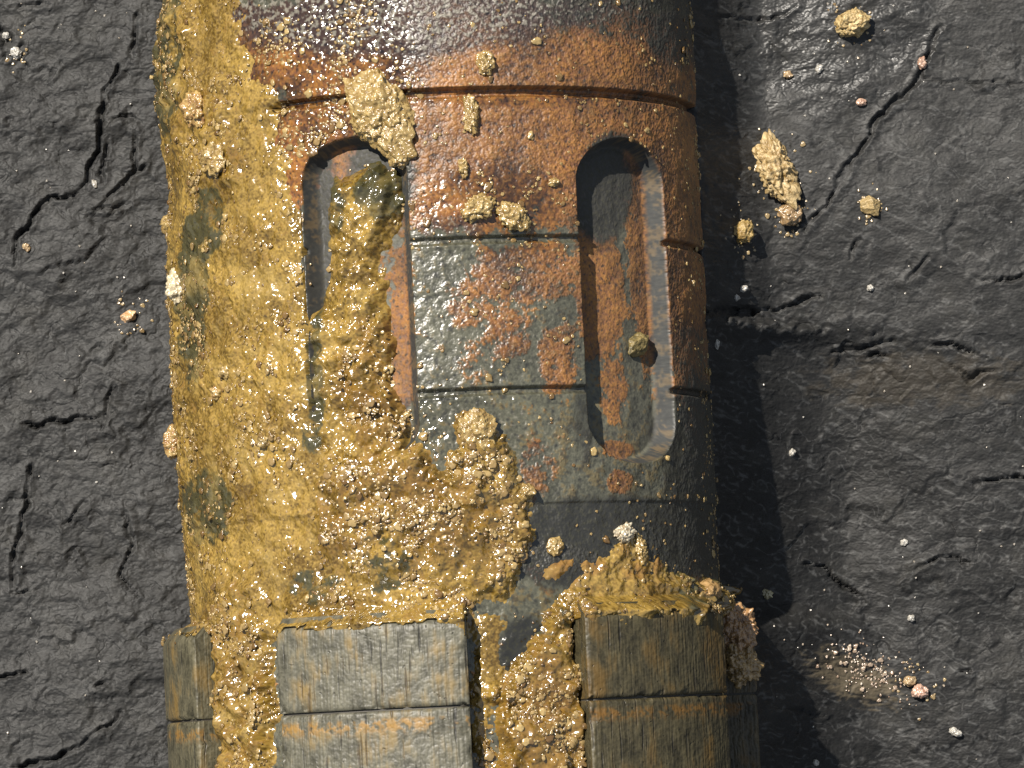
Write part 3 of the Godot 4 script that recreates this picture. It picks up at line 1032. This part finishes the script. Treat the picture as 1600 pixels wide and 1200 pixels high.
func build_mud() -> void:
	run_rows(_mud_row, TH)
	M.mud = surface_material(0.20)
	M.mud.metallic_specular = 1.0
	var ths := span(-TMAX, 1.9, 2.8 / R)
	var vs := span(V0, V1, 2.8)
	var nx := ths.size()
	var ny := vs.size()
	var P := PackedVector3Array()
	var uv := PackedVector2Array()
	var T := PackedFloat32Array()
	P.resize(nx * ny); uv.resize(nx * ny); T.resize(nx * ny)
	for j in ny:
		var v := vs[j]
		for i in nx:
			var th := ths[i]
			var t := mud_t(th, v)
			var r := R - 12.0 if slot_depth(th, v) < 0.5 else R - SLOT - 12.0
			if t > -7.9:
				r = maxf(tool_r(th, v, t < 2.0), pad_r(th, v))
				var sd := slot_depth(th, v)
				if sd > 0.5 and v < v_pad:
					t = fill(th, v)
					r = R - SLOT - 4.0 + t
				else: r += t + (uneven(th, v) if pad_r(th, v) == 0.0 else 0.5)
			P[j * nx + i] = cyl(th, v, r)
			T[j * nx + i] = t
			uv[j * nx + i] = Vector2((th + TMAX) / (2.0 * TMAX), (v - V0) / (V1 - V0))
	var id := PackedInt32Array()
	for j in ny - 1:
		for i in nx - 1:
			var a := j * nx + i
			if maxf(maxf(T[a], T[a + 1]), maxf(T[a + nx], T[a + nx + 1])) > -2.5:
				id.append_array(PackedInt32Array([a, a + 1, a + nx, a + 1, a + nx + 1, a + nx]))
	put("mud_coat", mesh_from(P, grid_normals(P, nx, ny), uv, PackedColorArray(), id), M.mud, tool_root)


# ------------------------------------------------------------------ lumps, pebbles, grit
func icosphere(level: int) -> Array:
	if ico.has(level): return ico[level]
	var p := PackedVector3Array()
	var f := PackedInt32Array()
	var g := (1.0 + sqrt(5.0)) / 2.0
	for q in [Vector3(-1, g, 0), Vector3(1, g, 0), Vector3(-1, -g, 0), Vector3(1, -g, 0), Vector3(0, -1, g), Vector3(0, 1, g), Vector3(0, -1, -g), Vector3(0, 1, -g), Vector3(g, 0, -1), Vector3(g, 0, 1), Vector3(-g, 0, -1), Vector3(-g, 0, 1)]:
		p.append(q.normalized())
	f = PackedInt32Array([0, 11, 5, 0, 5, 1, 0, 1, 7, 0, 7, 10, 0, 10, 11, 1, 5, 9, 5, 11, 4, 11, 10, 2, 10, 7, 6, 7, 1, 8, 3, 9, 4, 3, 4, 2, 3, 2, 6, 3, 6, 8, 3, 8, 9, 4, 9, 5, 2, 4, 11, 6, 2, 10, 8, 6, 7, 9, 8, 1])
	for l in level:
		var mids := {}
		var f2 := PackedInt32Array()
		for k in range(0, f.size(), 3):
			var m := [0, 0, 0]
			for e in 3:
				var a := f[k + e]
				var b := f[k + (e + 1) % 3]
				var key := mini(a, b) * 100000 + maxi(a, b)
				if not mids.has(key):
					mids[key] = p.size()
					p.append((p[a] + p[b]).normalized())
				m[e] = mids[key]
			f2.append_array(PackedInt32Array([f[k], m[0], m[2], f[k + 1], m[1], m[0], f[k + 2], m[2], m[1], m[0], m[1], m[2]]))
		f = f2
	ico[level] = [p, f]
	return ico[level]


func lump_mesh(size: Vector3, level: int, s: int, grain: float, rough: float, bumpy: float, col: Color, col2: Color, facets := 0.0) -> ArrayMesh:
	# a crumbly lump: an uneven body set with rounded grains
	var ic := icosphere(level)
	var p: PackedVector3Array = ic[0]
	var f: PackedInt32Array = ic[1]
	var P := PackedVector3Array()
	var C := PackedColorArray()
	var off := Vector3(s * 37.1, s * 11.7, s * 5.3)
	var small := minf(size.x, minf(size.y, size.z))
	for q in p:
		var b := q * size
		var big := n3.get_noise_3dv(q * 0.9 + off)
		var g1 := clampf(-n3c.get_noise_3dv(b / grain + off), 0.0, 1.0)
		var g2 := clampf(-n3c.get_noise_3dv(b / (grain * 0.45) + off * 2.0), 0.0, 1.0)
		var k := 1.0 + rough * big
		if facets > 0.0:
			for a in [Vector3(0.9, 0.3, 0.2), Vector3(-0.6, 0.5, 0.6), Vector3(0.1, 0.8, -0.6), Vector3(-0.5, 0.4, -0.75), Vector3(0.4, 0.2, 0.9)]:
				var n: Vector3 = a.normalized().rotated(Vector3.UP, s * 1.3)
				k = minf(k, facets / maxf(q.dot(n), 0.05))
		var d := bumpy * grain * (g1 * g1 * 0.6 + g2 * g2 * 0.5 - 0.25)
		P.append(b * k + q * d)
		var t := clampf(0.5 + 0.8 * n3f.get_noise_3dv(b + off * 10.0) + 0.5 * (g1 - 0.45), 0.0, 1.0)
		C.append(col.lerp(col2, t))
	var N := PackedVector3Array()
	N.resize(P.size())
	for k in range(0, f.size(), 3):
		var n := (P[f[k + 1]] - P[f[k]]).cross(P[f[k + 2]] - P[f[k]])
		for e in 3: N[f[k + e]] += n
	var out := 1.0 if N[0].dot(p[0]) > 0.0 else -1.0
	var id := PackedInt32Array()
	for k in range(0, f.size(), 3):
		id.append_array(PackedInt32Array([f[k], f[k + 2], f[k + 1]] if out > 0.0 else [f[k], f[k + 1], f[k + 2]]))
	for k in N.size(): N[k] = (N[k] * out).normalized()
	return mesh_from(P, N, PackedVector2Array(), C, id)


const OCHRE := Color(0.17, 0.10, 0.025)
const STRAW := Color(0.40, 0.29, 0.115)


func top_r(th: float, v: float) -> float:
	var r := maxf(tool_r(th, v), pad_r(th, v))
	var t := mud_t(th, v)
	return maxf(r, r + t)


func lump_on_tool(called: String, label: String, category: String, x: float, y: float, size: Vector3, turn: float, s: int, o := {}) -> void:
	var q := on_tool(x, y, o.get("r", R))
	var r: float = o.get("r", maxf(tool_r(q.x, q.y), pad_r(q.x, q.y))) + size.y * o.get("lift", 0.35)
	var mesh := lump_mesh(size, o.get("level", 4), s, o.get("grain", 12.0), o.get("rough", 0.35), o.get("bumpy", 0.7), o.get("col", OCHRE), o.get("col2", STRAW), o.get("facets", 0.0))
	var m := put(called, mesh, o.get("mat", M.clod), self)
	var up := Vector3(sin(q.x), cos(q.x), 0)
	var t := Transform3D(Basis(Vector3.BACK, -q.x) * Basis(Vector3.UP, turn), cyl(q.x, q.y, r) * U)
	m.transform = Transform3D(Basis(Vector3.UP, YAW), Vector3(AXIS_X, H, 0) * U) * t
	tag(m, label, category, o.get("group", ""))


func build_lumps() -> void:
	lump_on_tool("mud_clod", "large pale crumbly mud clod straddling the upper ring groove above the left slot", "mud clod", 592, 175, Vector3(48, 26, 66), 0.45, 3, {"level": 5, "grain": 15.0, "bumpy": 0.75, "rough": 0.55, "lift": 0.15, "facets": 0.8})
	lump_on_tool("mud_clod", "small knobbly mud clod hanging into the top of the left slot", "mud clod", 624, 243, Vector3(16, 15, 20), 0.2, 4, {"grain": 10.0, "r": R - 8.0})
	lump_on_tool("mud_clod", "knobbly wet mud clod on rust just above the middle band's left part", "mud clod", 746, 326, Vector3(24, 14, 17), 0.3, 5, {"grain": 11.0, "bumpy": 1.0})
	lump_on_tool("mud_clod", "pale crumbled mud clod touching the second ring groove between the slots", "mud clod", 801, 339, Vector3(24, 16, 19), -0.6, 6, {"grain": 9.0, "bumpy": 1.0})
	lump_on_tool("mud_clod", "bright mud crumb above the upper ring groove at the collar", "mud crumb", 757, 98, Vector3(13, 10, 17), 0.0, 7, {"grain": 8.0})
	lump_on_tool("mud_clod", "slim mud crumb running down below the upper ring groove", "mud crumb", 735, 178, Vector3(10, 9, 30), 0.05, 8, {"grain": 9.0, "bumpy": 1.0})
	lump_on_tool("mud_clod", "small mud crumb on rust halfway between the slots, over the knobbly clod", "mud crumb", 724, 262, Vector3(7, 7, 14), 0.1, 9, {"grain": 8.0})
	lump_on_tool("mud_clod", "tiny pale crumb on rust beside the right slot's rounded top", "mud crumb", 865, 285, Vector3(9, 6, 6), 0.1, 10, {"grain": 6.0, "level": 3})
	lump_on_tool("stone_chip", "angular olive stone chip lodged halfway down the right slot", "stone", 996, 537, Vector3(27, 11, 17), 0.55, 11, {"facets": 0.72, "r": R - 29.0, "grain": 14.0, "bumpy": 0.25, "lift": 0.4, "col": Color(0.05, 0.042, 0.015), "col2": Color(0.24, 0.18, 0.07), "mat": M.dry})
	lump_on_tool("mud_clod", "wet brown mud clod bulging past the right rim beside the right pad", "mud clod", 1152, 985, Vector3(30, 30, 38), 0.1, 12, {"level": 5, "r": 425.0, "grain": 14.0, "bumpy": 0.9, "col": Color(0.12, 0.06, 0.025), "col2": Color(0.36, 0.21, 0.09), "lift": 0.2})
	lump_on_tool("mud_clod", "lower wet mud clod beside the right pad, under the brown bulging one", "mud clod", 1158, 1040, Vector3(26, 28, 34), 0.4, 13, {"level": 5, "r": 430.0, "grain": 14.0, "bumpy": 0.9, "col": Color(0.14, 0.085, 0.03), "col2": Color(0.38, 0.25, 0.10), "lift": 0.2})
	lump_on_tool("mud_clod", "smooth tan mud clod on the right rim above the right pad's corner", "mud clod", 1098, 928, Vector3(34, 20, 19), 0.25, 14, {"grain": 16.0, "bumpy": 0.4, "col": Color(0.22, 0.13, 0.05), "col2": Color(0.40, 0.25, 0.10)})
	lump_on_tool("mud_clod", "knobbly mud clod crowning the mud tongue below the middle band", "mud clod", 745, 672, Vector3(26, 16, 30), 0.5, 15, {"grain": 11.0, "bumpy": 1.0, "lift": 0.6})
	lump_on_tool("mud_pebble", "round mud pebble at the mud tongue's right edge", "pebble", 822, 768, Vector3(11, 10, 10), 0.0, 16, {"grain": 12.0, "level": 3, "lift": 0.7})
	lump_on_tool("mud_clod", "rusty brown mud clod on the left flank level with the upper ring groove", "mud clod", 318, 172, Vector3(24, 16, 26), 0.2, 17, {"grain": 13.0, "bumpy": 0.9, "col": Color(0.16, 0.07, 0.02), "col2": Color(0.44, 0.30, 0.11), "lift": 0.9})
	lump_on_tool("mud_clod", "wet glistening mud clod on the left flank level with the slot tops", "mud clod", 346, 250, Vector3(28, 14, 26), 0.2, 18, {"grain": 13.0, "bumpy": 1.0, "lift": 0.9})
	lump_on_tool("mud_clod", "tan mud clod sticking out of the left rim level with the second groove", "mud clod", 262, 350, Vector3(17, 16, 17), 0.2, 19, {"grain": 12.0, "lift": 0.3})
	lump_on_tool("mud_clod", "white wet mud clod on the left rim level with the middle band", "mud clod", 288, 447, Vector3(16, 16, 26), 0.1, 20, {"grain": 12.0, "col": Color(0.3, 0.24, 0.13), "col2": Color(0.6, 0.52, 0.36), "lift": 0.7})
	lump_on_tool("mud_clod", "brown crumbly mud clod on the left rim below the lower groove's level", "mud clod", 288, 690, Vector3(18, 18, 24), 0.1, 21, {"grain": 10.0, "bumpy": 1.0, "col": Color(0.2, 0.09, 0.025), "lift": 0.8})
	lump_on_tool("mud_pebble", "small wet pebble in smooth mud left of the left slot's foot", "pebble", 418, 690, Vector3(10, 9, 9), 0.0, 22, {"grain": 12.0, "level": 3, "col": Color(0.16, 0.12, 0.06), "lift": 0.9})
	lump_on_tool("mud_pebble", "upper of two small brown pebbles in the mud coat left of the slot", "pebble", 360, 582, Vector3(11, 9, 10), 0.0, 23, {"grain": 10.0, "level": 3, "lift": 0.9})
	lump_on_tool("mud_pebble", "lower of two small brown pebbles in the mud coat left of the slot", "pebble", 345, 612, Vector3(11, 9, 11), 0.0, 24, {"grain": 10.0, "level": 3, "col": Color(0.2, 0.1, 0.03), "lift": 0.9})
	lump_on_tool("mud_crumb", "tan mud flake on dark steel below the right slot", "mud crumb", 868, 852, Vector3(15, 6, 14), 0.6, 25, {"grain": 10.0, "level": 3, "lift": 0.5, "facets": 0.8})
	lump_on_tool("mud_crumb", "pale glinting crumb group on dark steel above the right pad", "mud crumb", 977, 832, Vector3(18, 8, 12), 0.2, 26, {"grain": 7.0, "bumpy": 1.2, "col2": Color(0.6, 0.55, 0.42)})
	lump_on_tool("mud_crumb", "pointed ochre mud flake on dark steel above the right pad", "mud crumb", 1003, 858, Vector3(12, 6, 22), 0.2, 27, {"grain": 9.0, "facets": 0.8})


func build_grit() -> void:
	# loose grains pressed into the mud, too many to count
	var base := []
	for k in 3:
		base.append(lump_mesh(Vector3(1.0, 0.75, 0.9), 2, 60 + k, 1.0, 0.5, 0.22, Color(0.7, 0.7, 0.7), Color(1, 1, 1)))
	for k in 3:
		var tr := []
		var cols := []
		var want := 3200
		var tries := 0
		while tr.size() < want and tries < 200000:
			tries += 1
			var th := rng.randf_range(-1.75, 1.75)
			var v := rng.randf_range(-680.0, 680.0)
			var d := at(f_mud, th, v)
			var thick := at(f_thick, th, v)
			var p := 0.0
			if d > 4.0: p = 0.18 + thick * 0.03
			elif absf(th) > 1.2: p = 0.10
			else: p = 0.035 + 0.45 * at(f_wet, th, v) * at(f_rust, th, v)
			p *= (1.0 - 0.85 * sstep(-0.05, 0.35, n_warp.get_noise_2d(th * R * 0.5 + 60.0, v * 0.3) - thick * 0.012)) if d > 4.0 else 1.0
			p *= 0.1 + 1.3 * sstep(-0.1, 0.45, n_big.get_noise_2d(th * R * 1.6 + 999.0, v * 1.6))
			if rng.randf() > p: continue
			if d <= 4.0 and slot_depth(th, v) > 2.0: continue
			if pad_r(th, v) > 0.0 and v > v_pad + 24.0: continue
			var sz := rng.randf_range(1.1, 2.4) if rng.randf() < 0.9 else rng.randf_range(2.8, 5.5)
			var r := top_r(th, v) + sz * 0.25
			var b := Basis(Vector3.BACK, -th) * Basis(Vector3.UP, rng.randf() * TAU)
			tr.append(Transform3D(b.scaled_local(Vector3(sz * rng.randf_range(0.7, 1.3), sz * rng.randf_range(0.5, 1.0), sz * rng.randf_range(0.8, 1.6))), cyl(th, v, r) * U))
			var c := Color(0.14, 0.075, 0.02).lerp(Color(0.42, 0.30, 0.12), rng.randf())
			cols.append(c)
		var mm := MultiMesh.new()
		mm.transform_format = MultiMesh.TRANSFORM_3D
		mm.use_colors = true
		mm.mesh = base[k]
		mm.instance_count = tr.size()
		for i in tr.size():
			mm.set_instance_transform(i, tr[i])
			mm.set_instance_color(i, cols[i])
		var o := MultiMeshInstance3D.new()
		o.name = "mud_grit"
		o.multimesh = mm
		o.material_override = M.grit
		o.set_meta("kind", "stuff")
		tool_root.add_child(o, true)
	# grit spilled on the ground at the lower right
	var tr := []
	var cols := []
	for i in 220:
		var a := rng.randfn(0.0, 0.42)
		var w := rng.randfn(0.0, 0.30)
		var q := on_ground(1356 + a * 90.0 - w * 30.0, 1046 + a * 42.0 + w * 60.0)
		var sz := rng.randf_range(0.8, 2.0) if rng.randf() < 0.88 else rng.randf_range(2.0, 4.2)
		tr.append(Transform3D(Basis(Vector3.UP, rng.randf() * TAU).scaled_local(Vector3.ONE * sz), Vector3(q.x, ground_at(q.x, q.y) + sz * 0.4, q.y) * U))
		cols.append(Color(0.26, 0.17, 0.11).lerp(Color(0.45, 0.37, 0.28), rng.randf()))
	for i in 260:      # dust-fine chips all over
		var x := rng.randf_range(0.0, 1600.0)
		if x > 225.0 and x < 1150.0: continue
		var q := on_ground(x, rng.randf_range(0.0, 1200.0))
		var sz := rng.randf_range(0.8, 1.9)
		tr.append(Transform3D(Basis(Vector3.UP, rng.randf() * TAU).scaled_local(Vector3.ONE * sz), Vector3(q.x, ground_at(q.x, q.y) + sz * 0.5, q.y) * U))
		cols.append(Color(0.22, 0.18, 0.13).lerp(Color(0.42, 0.40, 0.36), rng.randf()))
	for spot in [[1332, 40, 30], [1212, 275, 46], [1235, 335, 26], [1160, 364, 22], [1361, 322, 18], [201, 496, 22], [1432, 1072, 26], [28, 78, 16]]:      # crumbs that came off the lumps
		for i in 26:
			var a := rng.randf() * TAU
			var far: float = spot[2] * (0.7 + absf(rng.randfn(0.0, 0.45)))
			var q := on_ground(spot[0] + cos(a) * far, spot[1] + sin(a) * far * 1.2)
			var sz := rng.randf_range(0.9, 2.2) if rng.randf() < 0.85 else rng.randf_range(2.2, 3.8)
			tr.append(Transform3D(Basis(Vector3.UP, rng.randf() * TAU).scaled_local(Vector3(1.0, 0.7, 1.2) * sz), Vector3(q.x, ground_at(q.x, q.y) + sz * 0.35, q.y) * U))
			cols.append(Color(0.16, 0.10, 0.035).lerp(Color(0.40, 0.30, 0.15), rng.randf()))
	var mm := MultiMesh.new()
	mm.transform_format = MultiMesh.TRANSFORM_3D
	mm.use_colors = true
	mm.mesh = base[0]
	mm.instance_count = tr.size()
	for i in tr.size():
		mm.set_instance_transform(i, tr[i])
		mm.set_instance_color(i, cols[i])
	var o := MultiMeshInstance3D.new()
	o.name = "ground_grit"
	o.multimesh = mm
	o.material_override = M.grit
	add_child(o, true)
	tag(o, "fine pale grit scattered over the black ground", "grit", "", "stuff")


func pebble(called: String, label: String, category: String, x: float, y: float, size: Vector3, turn: float, s: int, o := {}) -> void:
	var q := on_ground(x, y, size.y)
	var mesh := lump_mesh(size, o.get("level", 3), s, o.get("grain", 9.0), o.get("rough", 0.35), o.get("bumpy", 0.8), o.get("col", OCHRE), o.get("col2", STRAW), o.get("facets", 0.0))
	var m := put(called, mesh, o.get("mat", M.clod), self)
	m.position = Vector3(q.x, ground_at(q.x, q.y) + size.y * o.get("lift", 0.7), q.y) * U
	m.rotation.y = turn
	tag(m, label, category, o.get("group", ""))


func build_pebbles() -> void:
	var pink := {"col": Color(0.28, 0.15, 0.10), "col2": Color(0.48, 0.33, 0.24), "bumpy": 0.3, "level": 3}
	var white := {"col": Color(0.24, 0.22, 0.18), "col2": Color(0.44, 0.42, 0.38), "bumpy": 0.3, "level": 3}
	var tan := {"col": Color(0.24, 0.15, 0.07), "col2": Color(0.44, 0.33, 0.19), "bumpy": 0.5, "level": 3}
	pebble("mud_clod", "round straw-coloured crumbly clod on the ground near the upper right corner", "mud clod", 1332, 34, Vector3(27, 20, 21), 0.2, 41, {"level": 5, "grain": 13.0, "bumpy": 0.6, "rough": 0.5, "facets": 0.85, "mat": M.dry, "col2": Color(0.52, 0.40, 0.2)})
	pebble("mud_clod", "long knobbly mud clod on the ground right of the right slot", "mud clod", 1212, 262, Vector3(27, 24, 56), 0.28, 42, {"level": 5, "grain": 17.0, "bumpy": 0.85, "rough": 0.6, "facets": 0.85, "mat": M.dry, "col2": Color(0.5, 0.38, 0.2)})
	pebble("mud_clod", "brown rounded clod at the lower tip of the long knobbly clod", "mud clod", 1235, 335, Vector3(18, 16, 18), 0.1, 43, {"level": 4, "col": Color(0.16, 0.10, 0.045), "col2": Color(0.34, 0.23, 0.12), "bumpy": 0.4})
	pebble("mud_clod", "small tan clod between the coupling and the long knobbly clod's tip", "mud clod", 1160, 362, Vector3(17, 14, 19), 0.3, 44, {"level": 4, "mat": M.dry, "bumpy": 0.7})
	pebble("stone_flake", "triangular tan stone flake lying alone right of the long knobbly clod", "stone flake", 1361, 319, Vector3(17, 11, 20), 0.3, 45, {"level": 4, "facets": 0.55, "bumpy": 0.15, "col": Color(0.24, 0.17, 0.07), "col2": Color(0.42, 0.31, 0.15), "mat": M.dry})
	pebble("pebble", "pink pebble lying in the long scratch under the upper right corner", "pebble", 1441, 98, Vector3(7, 7, 10), 0.2, 46, pink)
	pebble("pebble", "flat pinkish pebble below the round straw-coloured clod", "pebble", 1346, 160, Vector3(8, 5, 6), 0.1, 47, pink)
	pebble("pebble", "orange pebble alone on the ground left of the coupling", "pebble", 201, 494, Vector3(13, 9, 10), 0.4, 48, {"level": 4, "facets": 0.75, "bumpy": 0.2, "col": Color(0.42, 0.20, 0.06), "col2": Color(0.66, 0.48, 0.30)})
	pebble("mud_crumb", "pink-brown crumb at the lower end of the spilled grit", "mud crumb", 1438, 1080, Vector3(12, 10, 11), 0.1, 49, {"level": 4, "col": Color(0.28, 0.14, 0.09), "col2": Color(0.60, 0.42, 0.32), "bumpy": 0.6})
	pebble("mud_crumb", "tan crumb touching the pink-brown crumb at the grit's lower end", "mud crumb", 1422, 1064, Vector3(10, 8, 8), 0.1, 50, tan)
	pebble("stone_chip", "white two-lobed stone chip near the lower right corner", "stone chip", 1493, 1144, Vector3(11, 6, 6), -0.4, 51, white)
	pebble("stone_chip", "white grain alone on dark ground right of the lower band", "stone chip", 1238, 707, Vector3(5, 4, 6), -0.3, 52, white)
	pebble("stone_chip", "white grain right of the torn ledge beside the middle band", "stone chip", 1360, 450, Vector3(6, 4, 5), 0.3, 53, white)
	pebble("stone_chip", "white grain above the short curved ledge at the lower right", "stone chip", 1413, 848, Vector3(6, 4, 5), 0.3, 54, white)
	pebble("stone_chip", "cream grain midway between the curved ledge and the spilled grit", "stone chip", 1424, 966, Vector3(6, 5, 6), 0.3, 55, white)
	pebble("mud_crumb", "olive crumb in the coupling's shadow right of the smooth tan clod", "mud crumb", 1198, 928, Vector3(10, 6, 6), -0.5, 56, {"level": 3, "col": Color(0.2, 0.17, 0.09), "col2": Color(0.4, 0.35, 0.2)})
	pebble("stone_chip", "pale sliver on the ground close against the coupling's right side", "stone chip", 1120, 538, Vector3(4, 4, 8), 0.0, 57, white)
	pebble("stone_chip", "upper white chip beside the dark hole in the upper left corner", "stone chip", 8, 55, Vector3(5, 4, 5), 0.0, 58, white)
	pebble("stone_chip", "lower white chip beside the dark hole in the upper left corner", "stone chip", 25, 82, Vector3(8, 6, 9), 0.7, 59, white)
	pebble("pebble", "tan grain in the left end of the large crack", "pebble", 41, 386, Vector3(6, 5, 6), 0.0, 60, tan)
	pebble("stone_chip", "white sliver at the middle of the large crack", "stone chip", 148, 287, Vector3(4, 4, 7), 0.4, 61, white)
	pebble("pebble", "yellowish crumb left of the flat pinkish pebble", "pebble", 1231, 117, Vector3(7, 5, 6), 0.0, 62, tan)
	pebble("stone_chip", "pale chip under the round straw-coloured clod", "stone chip", 1280, 107, Vector3(7, 4, 5), 0.8, 63, white)
	pebble("stone_chip", "upper of two pale chips on the torn ledge beside the middle band", "stone chip", 1162, 451, Vector3(8, 5, 5), 0.3, 64, white)
	pebble("stone_chip", "lower of two pale chips on the torn ledge beside the middle band", "stone chip", 1151, 465, Vector3(5, 4, 5), 0.3, 65, white)
	pebble("stone_chip", "tiny white chip under the wide crack end at the lower edge", "stone chip", 1275, 1191, Vector3(5, 4, 5), 0.3, 66, white)
